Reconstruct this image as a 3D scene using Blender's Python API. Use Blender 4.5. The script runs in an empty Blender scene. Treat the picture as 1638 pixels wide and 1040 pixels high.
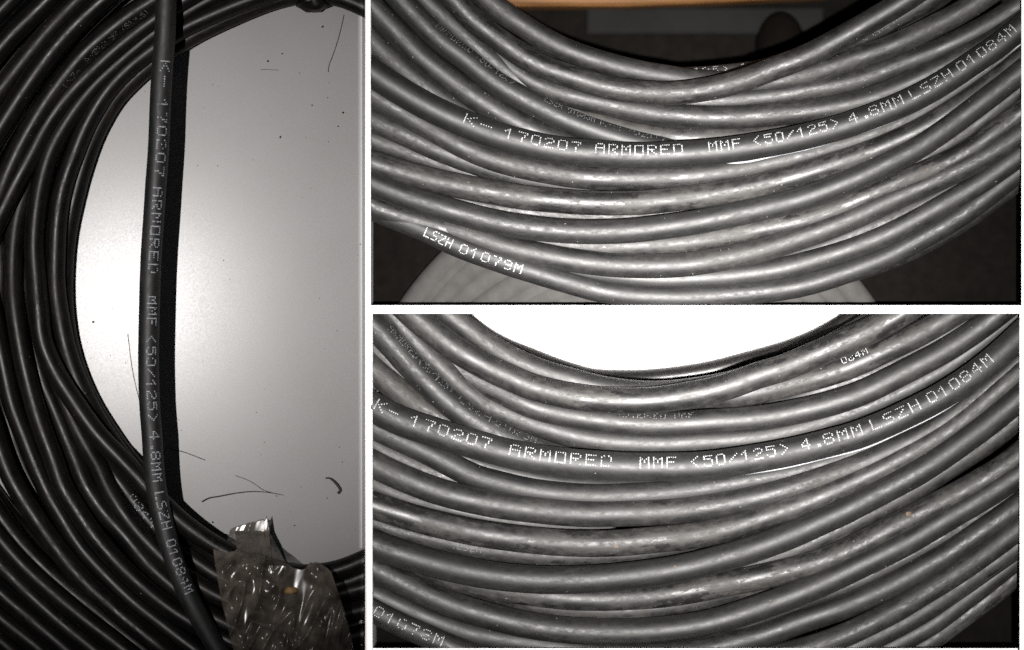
import bpy, math, random
from mathutils import Vector, Matrix, noise
random.seed(11)
scene = bpy.context.scene
COL = scene.collection
S = 0.00011            # metres per plan unit: a 44-unit cable is 4.8 mm thick
CX, CY = 819.0, 520.0
Z0 = 60.0              # height of the sharp plane over the table, plan units
D = 10000.0            # camera height over that plane, plan units

def W(x, y, z):        # plan units -> metres
    return Vector(((x - CX) * S, (CY - y) * S, z * S))

# ------------------------------------------------------------------ camera, world, lamps, exposure
cam_d = bpy.data.cameras.new('camera')
cam = bpy.data.objects.new('camera', cam_d); COL.objects.link(cam)
cam.location = W(CX, CY, Z0 + D)
cam_d.sensor_width = 36.0
cam_d.lens = 36.0 / 2 / (CX / D)
cam_d.clip_start = 0.01; cam_d.clip_end = 50
cam_d.dof.use_dof = True
cam_d.dof.focus_distance = (D + 0) * S
cam_d.dof.aperture_fstop = 9.5
scene.camera = cam
world = bpy.data.worlds.new('World'); scene.world = world
world.use_nodes = True
bg = world.node_tree.nodes['Background']
bg.inputs['Color'].default_value = (0.9, 0.95, 1.0, 1); bg.inputs['Strength'].default_value = 0.015
scene.view_settings.view_transform = 'Standard'
scene.view_settings.look = 'None'
scene.view_settings.exposure = 0.0
scene.view_settings.gamma = 1.0
scene.cycles.sample_clamp_indirect = 2.0
scene.cycles.use_light_tree = False
scene.cycles.use_denoising = False     # keep the grain of the surfaces

def flash(name, pos, aim, power, half, blend, colour, masks=None, radius=0.004, core=None):
    """a phone flash; masks = (left, right, soft) plan x where an added mask cuts the beam"""
    l = bpy.data.lights.new(name, 'SPOT')
    o = bpy.data.objects.new(name, l); COL.objects.link(o)
    p, q = W(*pos), W(*aim)
    o.location = p
    zl = (p - q).normalized(); xl = Vector((0, 1, 0)).cross(zl).normalized(); yl = zl.cross(xl)
    R = Matrix((xl, yl, zl))
    o.rotation_euler = R.transposed().to_euler()
    l.energy = power; l.color = colour
    l.spot_size = 2 * math.atan(half * S / (q - p).length)
    l.spot_blend = blend
    l.shadow_soft_size = radius
    if masks:  # mask added in the light nodes to cut the beam's sides
        l.use_nodes = True
        nt = l.node_tree
        em = next(n for n in nt.nodes if n.type == 'EMISSION')
        tc = nt.nodes.new('ShaderNodeTexCoord'); sx = nt.nodes.new('ShaderNodeSeparateXYZ')
        nt.links.new(tc.outputs['Normal'], sx.inputs[0])
        dv = nt.nodes.new('ShaderNodeMath'); dv.operation = 'DIVIDE'
        nt.links.new(sx.outputs[0], dv.inputs[0]); nt.links.new(sx.outputs[2], dv.inputs[1])
        def slope(x):
            v = R @ (W(x, 520, 110) - p); return v.x / v.z
        outs = []
        for x, sg in ((masks[0], 1), (masks[1], -1)):
            m = nt.nodes.new('ShaderNodeMapRange'); m.interpolation_type = 'SMOOTHSTEP'
            nt.links.new(dv.outputs[0], m.inputs['Value'])
            m.inputs['From Min'].default_value = slope(x - sg * masks[2] / 2)
            m.inputs['From Max'].default_value = slope(x + sg * masks[2] / 2)
            outs.append(m.outputs['Result'])
        mu = nt.nodes.new('ShaderNodeMath'); mu.operation = 'MULTIPLY'
        nt.links.new(outs[0], mu.inputs[0]); nt.links.new(outs[1], mu.inputs[1])
        out = mu.outputs[0]
        if core:                                   # the hot middle of the beam: (radius in plan units, share outside it)
            ax = nt.nodes.new('ShaderNodeMath'); ax.operation = 'ARCCOSINE'
            ab = nt.nodes.new('ShaderNodeMath'); ab.operation = 'ABSOLUTE'
            nt.links.new(sx.outputs[2], ab.inputs[0]); nt.links.new(ab.outputs[0], ax.inputs[0])
            m = nt.nodes.new('ShaderNodeMapRange'); m.interpolation_type = 'SMOOTHSTEP'
            nt.links.new(ax.outputs[0], m.inputs['Value'])
            m.inputs['From Min'].default_value = 0.0
            m.inputs['From Max'].default_value = math.atan(core[0] * S / (q - p).length)
            m.inputs['To Min'].default_value = 1.0; m.inputs['To Max'].default_value = core[1]
            m2 = nt.nodes.new('ShaderNodeMath'); m2.operation = 'MULTIPLY'
            nt.links.new(out, m2.inputs[0]); nt.links.new(m.outputs['Result'], m2.inputs[1]); out = m2.outputs[0]
        nt.links.new(out, em.inputs['Strength'])
    return o
flash('phone_flash', (-1900, 437, 10500), (230, 420, 30), 38, 780, 0.95, (1.0, 0.965, 0.945), (-600, 590, 4), 0.0009)
flash('phone_flash', (1350, 960, 10500), (1075, 490, 40), 292, 1150, 0.1, (1.0, 0.972, 0.94), (584, 1900, 3), 0.0007, (690, 0.25))

# ------------------------------------------------------------------ node helpers
def new_mat(name):
    m = bpy.data.materials.new(name); m.use_nodes = True
    nt = m.node_tree
    b = nt.nodes['Principled BSDF']
    return m, nt, b
def nd(nt, kind, **kw):
    n = nt.nodes.new(kind)
    for k, v in kw.items():
        if hasattr(n, k): setattr(n, k, v)
        else: n.inputs[k].default_value = v
    return n
def lk(nt, a, b): nt.links.new(a, b)
def ramp(nt, src, p0, p1, c0=0.0, c1=1.0, smooth=False):
    n = nt.nodes.new('ShaderNodeMapRange')
    n.inputs['From Min'].default_value = p0; n.inputs['From Max'].default_value = p1
    n.inputs['To Min'].default_value = c0; n.inputs['To Max'].default_value = c1
    if smooth: n.interpolation_type = 'SMOOTHSTEP'
    lk(nt, src, n.inputs['Value']); return n.outputs['Result']
def math_n(nt, op, a, b=None, clamp=False):
    n = nt.nodes.new('ShaderNodeMath'); n.operation = op; n.use_clamp = clamp
    for i, v in enumerate((a, b)):
        if v is None: continue
        if isinstance(v, (int, float)): n.inputs[i].default_value = v
        else: lk(nt, v, n.inputs[i])
    return n.outputs[0]
def mix_c(nt, f, a, b):
    n = nt.nodes.new('ShaderNodeMix'); n.data_type = 'RGBA'
    for sock, v in ((0, f), (6, a), (7, b)):
        if isinstance(v, (tuple, float, int)): n.inputs[sock].default_value = v
        else: lk(nt, v, n.inputs[sock])
    return n.outputs[2]
def noise_n(nt, vec, scale, detail=3, rough=0.55):
    n = nt.nodes.new('ShaderNodeTexNoise')
    n.inputs['Scale'].default_value = scale; n.inputs['Detail'].default_value = detail
    n.inputs['Roughness'].default_value = rough
    if vec is not None: lk(nt, vec, n.inputs['Vector'])
    return n.outputs['Fac']

def rubber(name, clean, dust, dust_amount, r_clean, r_dust, spec, scuff=0.0, speck=0.5):
    """black cable jacket: dark sheath, a film of dust in lengthwise smears, rubbed patches, pale specks"""
    m, nt, b = new_mat(name)
    uv = nt.nodes.new('ShaderNodeTexCoord')
    oi = nt.nodes.new('ShaderNodeObjectInfo')
    shift = nt.nodes.new('ShaderNodeVectorMath'); shift.operation = 'ADD'
    comb = nt.nodes.new('ShaderNodeCombineXYZ')
    lk(nt, math_n(nt, 'MULTIPLY', oi.outputs['Random'], 371.0), comb.inputs[0])
    lk(nt, math_n(nt, 'MULTIPLY', oi.outputs['Random'], 53.0), comb.inputs[2])
    lk(nt, uv.outputs['UV'], shift.inputs[0]); lk(nt, comb.outputs[0], shift.inputs[1])
    def stretched(sx, sy):
        n = nt.nodes.new('ShaderNodeMapping'); n.inputs['Scale'].default_value = (sx, sy, 1)
        lk(nt, shift.outputs[0], n.inputs['Vector']); return n.outputs[0]
    v_iso = stretched(1, 1)
    smear = noise_n(nt, stretched(0.35, 1.6), 1.0, 4, 0.6)       # long smears
    cloud = noise_n(nt, stretched(0.9, 1.0), 0.9, 5, 0.6)        # blotches of dust
    mid = noise_n(nt, stretched(0.8, 1.0), 3.5, 6, 0.65)
    grit = noise_n(nt, stretched(0.42, 1.0), 10.0, 4, 0.7)                      # grain
    scr = ramp(nt, noise_n(nt, stretched(0.10, 9.0), 1.0, 2, 0.5), 0.66, 0.72)   # fine lengthwise scratches
    film = math_n(nt, 'ADD', math_n(nt, 'MULTIPLY', smear, 0.42), math_n(nt, 'MULTIPLY', cloud, 0.34))
    film = math_n(nt, 'ADD', film, math_n(nt, 'MULTIPLY', mid, 0.36))
    film = ramp(nt, film, 0.47, 0.68)
    film = math_n(nt, 'MULTIPLY', film, ramp(nt, grit, 0.34, 0.66, 0.5, 1.3))
    film = math_n(nt, 'ADD', film, math_n(nt, 'MULTIPLY', scr, 0.25))
    per = ramp(nt, oi.outputs['Random'], 0, 1, 0.45, 1.2)
    film = math_n(nt, 'MULTIPLY', math_n(nt, 'MULTIPLY', film, per), dust_amount, clamp=True)
    # rubbed, shiny patches with ragged edges
    rag = noise_n(nt, stretched(0.38, 1.0), 1.2, 9, 0.70)
    patch = ramp(nt, rag, 0.610 - 0.055 * scuff, 0.625 - 0.055 * scuff)
    film = math_n(nt, 'MULTIPLY', film, math_n(nt, 'SUBTRACT', 1.0, math_n(nt, 'MULTIPLY', patch, 0.85 if scuff else 0.4)))
    # pale specks
    sp = ramp(nt, noise_n(nt, v_iso, 11.0, 3, 0.7), 0.715, 0.76)
    sp = math_n(nt, 'MULTIPLY', sp, ramp(nt, noise_n(nt, v_iso, 0.8, 2), 0.45, 0.65))
    sp = math_n(nt, 'MULTIPLY', sp, speck, clamp=True)
    c = mix_c(nt, film, clean, dust)
    c = mix_c(nt, sp, c, (0.22, 0.20, 0.175, 1))
    lk(nt, c, b.inputs['Base Color'])
    rr = ramp(nt, film, 0, 1, r_clean, r_dust)
    rr = math_n(nt, 'SUBTRACT', rr, math_n(nt, 'MULTIPLY', patch, 0.05 if scuff else 0.03))
    sandy = ramp(nt, noise_n(nt, stretched(0.5, 1.0), 0.7, 3), 0.48, 0.66, 0.25, 1.0)      # gritty only here and there
    rr = math_n(nt, 'ADD', rr, math_n(nt, 'MULTIPLY', sandy, ramp(nt, grit, 0.32, 0.68, -0.13, 0.13)))
    lk(nt, rr, b.inputs['Roughness'])
    b.inputs['Specular IOR Level'].default_value = spec
    bump = nt.nodes.new('ShaderNodeBump'); bump.inputs['Strength'].default_value = 0.40
    bump.inputs['Distance'].default_value = 0.00012
    h = math_n(nt, 'ADD', math_n(nt, 'MULTIPLY', noise_n(nt, v_iso, 8.0, 4, 0.65), 0.7),
               math_n(nt, 'MULTIPLY', noise_n(nt, stretched(0.3, 5.0), 2.0, 2), 0.5))
    h = math_n(nt, 'ADD', h, math_n(nt, 'MULTIPLY', patch, -0.12))
    h = math_n(nt, 'MULTIPLY', h, sandy)
    lk(nt, h, bump.inputs['Height']); lk(nt, bump.outputs[0], b.inputs['Normal'])
    return m

def plain(name, col, rough, spec=0.5, var=0.15, scale=900.0, bump=0.0):
    m, nt, b = new_mat(name)
    tc = nt.nodes.new('ShaderNodeTexCoord')
    f = noise_n(nt, tc.outputs['Object'], scale, 5, 0.6)
    lo = tuple(x * (1 - var) for x in col) + (1,); hi = tuple(min(1, x * (1 + var)) for x in col) + (1,)
    lk(nt, mix_c(nt, ramp(nt, f, 0.3, 0.7), lo, hi), b.inputs['Base Color'])
    b.inputs['Roughness'].default_value = rough
    b.inputs['Specular IOR Level'].default_value = spec
    if bump:
        bp = nt.nodes.new('ShaderNodeBump'); bp.inputs['Strength'].default_value = bump; bp.inputs['Distance'].default_value = 0.0001
        lk(nt, f, bp.inputs['Height']); lk(nt, bp.outputs[0], b.inputs['Normal'])
    return m

M = {}
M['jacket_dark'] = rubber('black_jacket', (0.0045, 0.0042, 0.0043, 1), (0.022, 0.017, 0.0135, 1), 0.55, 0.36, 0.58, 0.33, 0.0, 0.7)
M['jacket_dusty'] = rubber('dusty_black_jacket', (0.0050, 0.0050, 0.0052, 1), (0.043, 0.0395, 0.036, 1), 0.90, 0.53, 0.80, 0.90, 0.25, 1.0)
M['jacket_scuffed'] = rubber('scuffed_black_jacket', (0.0048, 0.0048, 0.005, 1), (0.052, 0.048, 0.044, 1), 0.95, 0.49, 0.80, 0.90, 1.0, 1.0)
M['jacket_clean'] = rubber('glossy_black_jacket', (0.0046, 0.0048, 0.0052, 1), (0.030, 0.028, 0.026, 1), 0.50, 0.55, 0.76, 0.85, 0.0, 0.8)
M['ink'] = plain('white_ink', (0.55, 0.56, 0.58), 0.6, 0.3, 0.25, 4000)
M['ink_dim'] = plain('worn_white_ink', (0.16, 0.165, 0.17), 0.6, 0.3, 0.3, 4000)
M['ink_grey'] = plain('grey_ink', (0.52, 0.55, 0.60), 0.6, 0.3, 0.3, 4000)
M['white'] = plain('border_white', (0.84, 0.84, 0.84), 0.7, 0.3, 0.01, 200)
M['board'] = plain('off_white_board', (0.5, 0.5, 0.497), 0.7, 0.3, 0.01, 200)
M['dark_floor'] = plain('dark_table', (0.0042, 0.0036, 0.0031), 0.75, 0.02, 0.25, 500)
M['black_gloss'] = plain('black_glass', (0.006, 0.006, 0.0065), 0.25, 0.4, 0.2, 300)
M['reflection_grey'] = plain('reflection_grey', (0.008, 0.008, 0.0077), 0.6, 0.03, 0.2, 120)  # grey of the painted reflection below the wooden edge
M['lump'] = plain('dark_brown_plastic', (0.0035, 0.0028, 0.0022), 0.8, 0.02, 0.2, 300)
M['grey_jacket'] = plain('pale_grey_jacket', (0.060, 0.058, 0.056), 0.8, 0.05, 0.15, 400)
M['dust'] = plain('pale_dust', (0.19, 0.175, 0.155), 0.9, 0.2, 0.4, 3000)
M['hair'] = plain('dark_fibre', (0.012, 0.010, 0.010), 0.6, 0.2, 0.2, 2000)
M['shaving'] = plain('brown_shaving', (0.06, 0.050, 0.045), 0.6, 0.3, 0.3, 2000)
M['clay'] = plain('tan_clay', (0.19, 0.14, 0.10), 0.9, 0.2, 0.4, 3000)
M['glue'] = plain('amber_glue', (0.34, 0.21, 0.08), 0.4, 0.5, 0.4, 1500, 0.6)
M['gleam'] = plain('painted_gleam', (0.42, 0.43, 0.46), 0.5, 0.4, 0.2, 2500)  # pale colour for the bright gleam under the printed turns
# wood
m, nt, b = new_mat('oiled_wood')
tc = nt.nodes.new('ShaderNodeTexCoord'); mp = nt.nodes.new('ShaderNodeMapping'); mp.inputs['Scale'].default_value = (60, 1400, 1400)
lk(nt, tc.outputs['Object'], mp.inputs[0])
lk(nt, mix_c(nt, ramp(nt, noise_n(nt, mp.outputs[0], 1.0, 5), 0.3, 0.7), (0.07, 0.029, 0.010, 1), (0.25, 0.125, 0.048, 1)), b.inputs['Base Color'])
b.inputs['Roughness'].default_value = 0.5; b.inputs['Specular IOR Level'].default_value = 0.08
M['wood'] = m
# grey painted table top of the left picture
m, nt, b = new_mat('grey_table_paint')
tc = nt.nodes.new('ShaderNodeTexCoord')
big = noise_n(nt, tc.outputs['Object'], 40, 4); fine = noise_n(nt, tc.outputs['Object'], 2600, 3, 0.7)
mp = nt.nodes.new('ShaderNodeMapping'); mp.inputs['Scale'].default_value = (3500, 160, 1); mp.inputs['Rotation'].default_value = (0, 0, 0.5)
lk(nt, tc.outputs['Object'], mp.inputs[0])
scr = ramp(nt, noise_n(nt, mp.outputs[0], 1.0, 2), 0.70, 0.78)
c = mix_c(nt, ramp(nt, big, 0.3, 0.7), (0.30, 0.294, 0.29, 1), (0.335, 0.332, 0.33, 1))
c = mix_c(nt, math_n(nt, 'MULTIPLY', ramp(nt, fine, 0.70, 0.80), 0.35), c, (0.10, 0.095, 0.09, 1))
lk(nt, c, b.inputs['Base Color'])
b.inputs['Roughness'].default_value = 0.5; b.inputs['Specular IOR Level'].default_value = 0.10
b.inputs['Coat Weight'].default_value = 0.072
lk(nt, math_n(nt, 'ADD', ramp(nt, fine, 0.3, 0.7, 0.135, 0.16), math_n(nt, 'MULTIPLY', scr, 0.03)), b.inputs['Coat Roughness'])
bp = nt.nodes.new('ShaderNodeBump'); bp.inputs['Strength'].default_value = 0.005; bp.inputs['Distance'].default_value = 0.0001
lk(nt, math_n(nt, 'ADD', fine, scr), bp.inputs['Height']); lk(nt, bp.outputs[0], b.inputs['Normal'])
M['table'] = m
# packing tape: brown film, partly see-through, wrinkled and shiny
m, nt, b = new_mat('brown_packing_tape')
tc = nt.nodes.new('ShaderNodeTexCoord')
f = noise_n(nt, tc.outputs['Object'], 260, 4, 0.6)
lk(nt, mix_c(nt, ramp(nt, f, 0.35, 0.7), (0.085, 0.070, 0.056, 1), (0.25, 0.212, 0.178, 1)), b.inputs['Base Color'])
b.inputs['Roughness'].default_value = 0.16; b.inputs['Specular IOR Level'].default_value = 0.5
lk(nt, ramp(nt, f, 0.35, 0.7, 0.36, 0.78), b.inputs['Alpha'])
M['tape'] = m; b.inputs['Roughness'].default_value = 0.18

# ------------------------------------------------------------------ object helpers
def mesh_obj(name, verts, faces, mat, parent=None, smooth=True, uvs=None):
    me = bpy.data.meshes.new(name)
    me.from_pydata([tuple(v) for v in verts], [], faces)
    if uvs is not None:
        lay = me.uv_layers.new(name='UVMap')
        flat = []
        for f in uvs:
            for u in f: flat.extend(u)
        lay.data.foreach_set('uv', flat)
    me.materials.append(M[mat])
    if smooth: me.polygons.foreach_set('use_smooth', [True] * len(me.polygons))
    me.update()
    o = bpy.data.objects.new(name, me); COL.objects.link(o)
    if parent is not None:
        o.parent = parent
        o.matrix_parent_inverse = parent.matrix_basis.inverted()
    return o
def tag(o, label=None, cat=None, group=None, kind=None):
    if label: o['label'] = label
    if cat: o['category'] = cat
    if group: o['group'] = group
    if kind: o['kind'] = kind
    return o
def thing(name, loc, label, cat, group=None):
    e = bpy.data.objects.new(name, None); COL.objects.link(e)
    e.location = W(*loc); e.empty_display_size = 0.01
    return tag(e, label, cat, group)
def box(name, x0, x1, y0, y1, z0, z1, mat, parent=None, bevel=0.0):
    if bevel:
        b = bevel
        ring = lambda i, z: [W(x0+i, y0+i, z), W(x1-i, y0+i, z), W(x1-i, y1-i, z), W(x0+i, y1-i, z)]
        v = ring(0, z0) + ring(0, z1-b) + ring(b*0.3, z1-b*0.3) + ring(b, z1)
        n = 4
    else:
        v = [W(x0, y0, z0), W(x1, y0, z0), W(x1, y1, z0), W(x0, y1, z0), W(x0, y0, z1), W(x1, y0, z1), W(x1, y1, z1), W(x0, y1, z1)]
        n = 2
    f = [(0, 1, 2, 3)]
    for k in range(n - 1):
        a = 4 * k
        for i in range(4):
            j = (i + 1) % 4
            f.append((a + j, a + i, a + 4 + i, a + 4 + j))
    a = 4 * (n - 1)
    f.append((a + 3, a + 2, a + 1, a))
    return mesh_obj(name, v, f, mat, parent, smooth=False)

def spline(pts, step):
    """Catmull-Rom through (x, y, z) points, resampled at even steps"""
    P = [Vector(p) for p in pts]
    P = [P[0] * 2 - P[1]] + P + [P[-1] * 2 - P[-2]]
    raw = []
    for i in range(1, len(P) - 2):
        a, b, c, d = P[i-1], P[i], P[i+1], P[i+2]
        n = 24
        for k in range(n):
            t = k / n
            # centripetal-ish tangents scaled to the chord keep long and short gaps from overshooting
            l0, l1, l2 = (b-a).length + 1e-6, (c-b).length + 1e-6, (d-c).length + 1e-6
            m1 = ((c-b)/l1*l0 + (b-a)/l0*l1) / (l0+l1) * l1
            m2 = ((d-c)/l2*l1 + (c-b)/l1*l2) / (l1+l2) * l1
            t2, t3 = t*t, t*t*t
            raw.append(b*(2*t3-3*t2+1) + m1*(t3-2*t2+t) + c*(-2*t3+3*t2) + m2*(t3-t2))
    raw.append(P[-2])
    # smooth the hand-read jitter out
    for _ in range(10):
        raw = [raw[0]] + [(raw[i-1] + raw[i]*2 + raw[i+1]) / 4 for i in range(1, len(raw)-1)] + [raw[-1]]
    L = [0.0]
    for i in range(1, len(raw)): L.append(L[-1] + (raw[i]-raw[i-1]).length)
    n = max(3, int(L[-1] / step)); out = []; j = 0
    for k in range(n + 1):
        s = L[-1] * k / n
        while j < len(L) - 2 and L[j+1] < s: j += 1
        t = (s - L[j]) / max(1e-9, L[j+1] - L[j])
        out.append(raw[j].lerp(raw[j+1], min(1, max(0, t))))
    return out
def frames(path):
    F = []
    for i, c in enumerate(path):
        t = (path[min(i+1, len(path)-1)] - path[max(i-1, 0)]).normalized()
        side = t.cross(Vector((0, 0, 1))).normalized()       # plan coordinates, y down
        up = side.cross(t).normalized()
        if up.z < 0: up = -up
        F.append((c, t, side, up))
    return F
def clip(path, rect):
    x0, x1, y0, y1 = rect
    g = 34                                    # run on past the wall face; the end is cut flush inside the wall
    return [p for p in path if x0-g <= p.x <= x1+g and y0-g <= p.y <= y1+g]
def tube(name, pts, r, mat, parent, rect=None, seg=22, step=7.0, wob=0.9, seed=0):
    """returns (object, frames, radius); r may be (start, end)"""
    path = spline(pts, step)
    if rect: path = clip(path, rect)
    r0, r1 = (r if isinstance(r, tuple) else (r, r))
    n = len(path)
    for i, p in enumerate(path):
        q = Vector((p.x * 0.011, p.y * 0.011, seed * 7.3))
        p.x += wob * 1.6 * noise.noise(q); p.y += wob * 1.6 * noise.noise(q + Vector((9, 3, 1)))
    F = frames(path); V = []; faces = []; uvs = []
    s = 0.0; ss = []
    for i, (c, t, sd, up) in enumerate(F):
        if i: s += (F[i][0] - F[i-1][0]).length
        ss.append(s / 60.0)
        rr = r0 + (r1 - r0) * i / (n - 1)
        for k in range(seg):
            a = 2 * math.pi * k / seg
            q = Vector((s * 0.02, math.cos(a) * 0.8, math.sin(a) * 0.8 + seed * 3.1))
            R = rr * (1 + 0.012 * wob * noise.noise(q))
            p = c + (sd * math.cos(a) + up * math.sin(a)) * R
            if rect: p.x = min(max(p.x, rect[0]), rect[1]); p.y = min(max(p.y, rect[2]), rect[3])
            V.append(W(p.x, p.y, p.z))
    for i in range(n - 1):
        for k in range(seg):
            j = (k + 1) % seg
            faces.append((i*seg+k, i*seg+j, (i+1)*seg+j, (i+1)*seg+k))
            v0, v1 = k / seg * 2.1, (k + 1) / seg * 2.1
            uvs.append(((ss[i], v0), (ss[i], v1), (ss[i+1], v1), (ss[i+1], v0)))
    for base, flip in ((0, False), ((n-1)*seg, True)):
        ring = [base + k for k in range(seg)]
        faces.append(tuple(ring if flip else ring[::-1])); uvs.append(tuple((0, 0) for _ in ring))
    o = mesh_obj(name, V, faces, mat, parent, True, uvs)
    return o, F, (r0, r1)

FONT = {
 'A': "01110 10001 10001 11111 10001 10001 10001", 'R': "11110 10001 10001 11110 10100 10010 10001",
 'M': "10001 11011 10101 10101 10001 10001 10001", 'O': "11111 10001 10001 10001 10001 10001 11111",
 'E': "11111 10000 10000 11110 10000 10000 11111", 'D': "11110 10001 10001 10001 10001 10001 11110",
 'F': "11111 10000 10000 11110 10000 10000 10000", 'K': "10001 10010 10100 11000 10100 10010 10001",
 'L': "10000 10000 10000 10000 10000 10000 11111", 'S': "01111 10000 10000 01110 00001 00001 11110",
 'Z': "11111 00001 00010 00100 01000 10000 11111", 'H': "10001 10001 10001 11111 10001 10001 10001",
 '0': "01110 10001 10001 10001 10001 10001 01110", '1': "00100 01100 10100 00100 00100 00100 00100",
 '2': "01110 10001 00001 00110 01000 10000 11111", '3': "01110 10001 00001 00110 00001 10001 01110",
 '4': "00010 00110 01010 10010 11111 00010 00010", '5': "11111 10000 11110 00001 00001 10001 01110",
 '7': "11111 00001 00010 00010 00100 00100 00100", '8': "01110 10001 10001 01110 10001 10001 01110",
 '9': "01110 10001 10001 01111 00001 00001 01110", '<': "00010 00100 01000 10000 01000 00100 00010",
 '>': "01000 00100 00010 00001 00010 00100 01000", '/': "00000 00001 00010 00100 01000 10000 00000",
 '.': "00000 00000 00000 00000 00000 00110 00110", '-': "00000 00000 00000 11111 00000 00000 00000", ' ': "00000 " * 7,
}
def printing(parent, F, rad, runs, height, lean, up_dir, mat='ink', drop=0.06, dot=1.15, seed=1):
    """dot-matrix ink: runs = [(text, (x, y) of the first character's left, (x, y) of the last one's right)];
    lean = angle of the line of text round the jacket, from the top towards up_dir"""
    rng = random.Random(seed)
    S_ = [0.0]
    for i in range(1, len(F)): S_.append(S_[-1] + (F[i][0] - F[i-1][0]).length)
    def near(p):
        i = min(range(len(F)), key=lambda k: (F[k][0].x-p[0])**2 + (F[k][0].y-p[1])**2)
        c, t = F[i][0], F[i][1]
        return S_[i] + (p[0]-c.x)*t.x + (p[1]-c.y)*t.y
    def at(s):
        j = 0
        lo, hi = 0, len(S_) - 2
        while lo < hi:
            mid = (lo + hi + 1) // 2
            if S_[mid] <= s: lo = mid
            else: hi = mid - 1
        j = lo
        u = (s - S_[j]) / max(1e-6, S_[j+1]-S_[j])
        A, B = F[j], F[j+1]
        rr = rad[0] + (rad[1]-rad[0]) * (j+u) / (len(F)-1)
        return A[0].lerp(B[0], u), A[1].lerp(B[1], u), A[2].lerp(B[2], u), A[3].lerp(B[3], u), rr
    V, faces = [], []
    for text, p0, p1 in runs:
        s0, s1 = near(p0), near(p1)
        pitch = (s1 - s0) / (len(text) - 0.38)
        for ci, ch in enumerate(text):
            rows = FONT[ch].split()
            wob = rng.uniform(-0.3, 0.3); faint = rng.random() < drop * 1.6
            for ry, row in enumerate(rows):
                for cx_, bit in enumerate(row):
                    if bit != '1' or rng.random() < drop + (0.22 if faint else 0): continue
                    s = s0 + pitch * (ci + 0.62 * cx_ / 4.0) + rng.uniform(-0.12, 0.12)
                    if s < 0 or s > S_[-1]: continue
                    c, t, sd, up, rr = at(s)
                    sg = 1.0 if sd.x * up_dir[0] + sd.y * up_dir[1] > 0 else -1.0
                    h = (0.5 - ry / 6.0) * height + wob
                    a = lean + h / rr
                    nrm = up * math.cos(a) + sd * (sg * math.sin(a))
                    tan2 = sd * (sg * math.cos(a)) - up * math.sin(a)
                    o = c + nrm * (rr * 1.004 + 0.22)
                    d = dot * rng.uniform(0.75, 1.12); b0 = len(V)
                    for k in range(6):
                        q = o + t * (d * 0.95 * math.cos(k*math.pi/3)) + tan2 * (d * 1.05 * math.sin(k*math.pi/3))
                        V.append(W(q.x, q.y, q.z))
                    q = o + nrm * 0.25; V.append(W(q.x, q.y, q.z))
                    for k in range(6): faces.append((b0+k, b0+(k+1) % 6, b0+6))
    if not faces: return None
    return mesh_obj('printed_text', V, faces, mat, parent, False)

def coil(specs, parent, rect, texts, jackets, seedbase):
    out = {}
    for n, (key, pts, z, r, mat) in enumerate(specs):
        zs = z if isinstance(z, (tuple, list)) else (z, z)
        P3 = []
        for i, (x, y) in enumerate(pts):
            u = i / (len(pts) - 1) * (len(zs) - 1); k = min(int(u), len(zs) - 2)
            P3.append((x, y, zs[k] + (zs[k+1]-zs[k]) * (u-k) + (tilt(x) if rect is RECT_A else 0)))
        def inside(p): return rect[0] < p[0] < rect[1] and rect[2] < p[1] < rect[3]
        for a, b in ((0, 1), (-1, -2)):                            # a turn that dives under the others runs on below them
            p, q = Vector(P3[a]), Vector(P3[b])
            if inside(p):
                d = (p - q); d.z = 0; d.normalize()
                e = p + d * 80 + Vector((0, 0, -26))
                if a == 0: P3.insert(0, tuple(e))
                else: P3.append(tuple(e))
        out[key] = tube('cable_turn', P3, r, mat, parent, rect, seed=seedbase + n)
    for key, runs, h, lean, up, mat, drop, dot in texts:
        o, F, rad = out[key]
        printing(o, F, rad, runs, h, lean, up, mat, drop, dot, seed=len(runs) + n)
    return out
def dust(parent, tubes, count, zmin, size, seed, RECT):
    rng = random.Random(seed); V, faces = [], []
    keys = list(tubes)
    for _ in range(count):
        o, F, rad = tubes[rng.choice(keys)]
        c, t, sd, up = F[rng.randrange(len(F))]
        if c.z < zmin or not (RECT[0]+6 < c.x < RECT[1]-24 and RECT[2] < c.y < RECT[3]-22): continue
        a = rng.gauss(0, 0.65)
        nrm = up*math.cos(a) + sd*math.sin(a); e2 = sd*math.cos(a) - up*math.sin(a)
        p = c + nrm * (sum(rad)/2 + 0.1)
        big = size * rng.choice((0.5, 0.5, 0.7, 0.7, 0.9, 1.3)); b0 = len(V); w = rng.uniform(0.5, 1.6)
        for k in range(5):
            g = big * rng.uniform(0.6, 1.2)
            q = p + t*(g*w*math.cos(k*1.257)) + e2*(g*math.sin(k*1.257)); V.append(W(q.x, q.y, q.z))
        q = p + nrm*big*0.7; V.append(W(q.x, q.y, q.z))
        for k in range(5): faces.append((b0+k, b0+(k+1) % 5, b0+5))
    return tag(mesh_obj('dust_flecks', V, faces, 'dust', parent, False), kind='stuff')

TILT = 0.0683
def tilt(x): return TILT * (x - 190)
RECT_A = (-90, 589, -90, 1130)
RECT_B = (590, 1646, -90, 492)
RECT_C = (592, 1646, 497, 1052)

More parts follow.
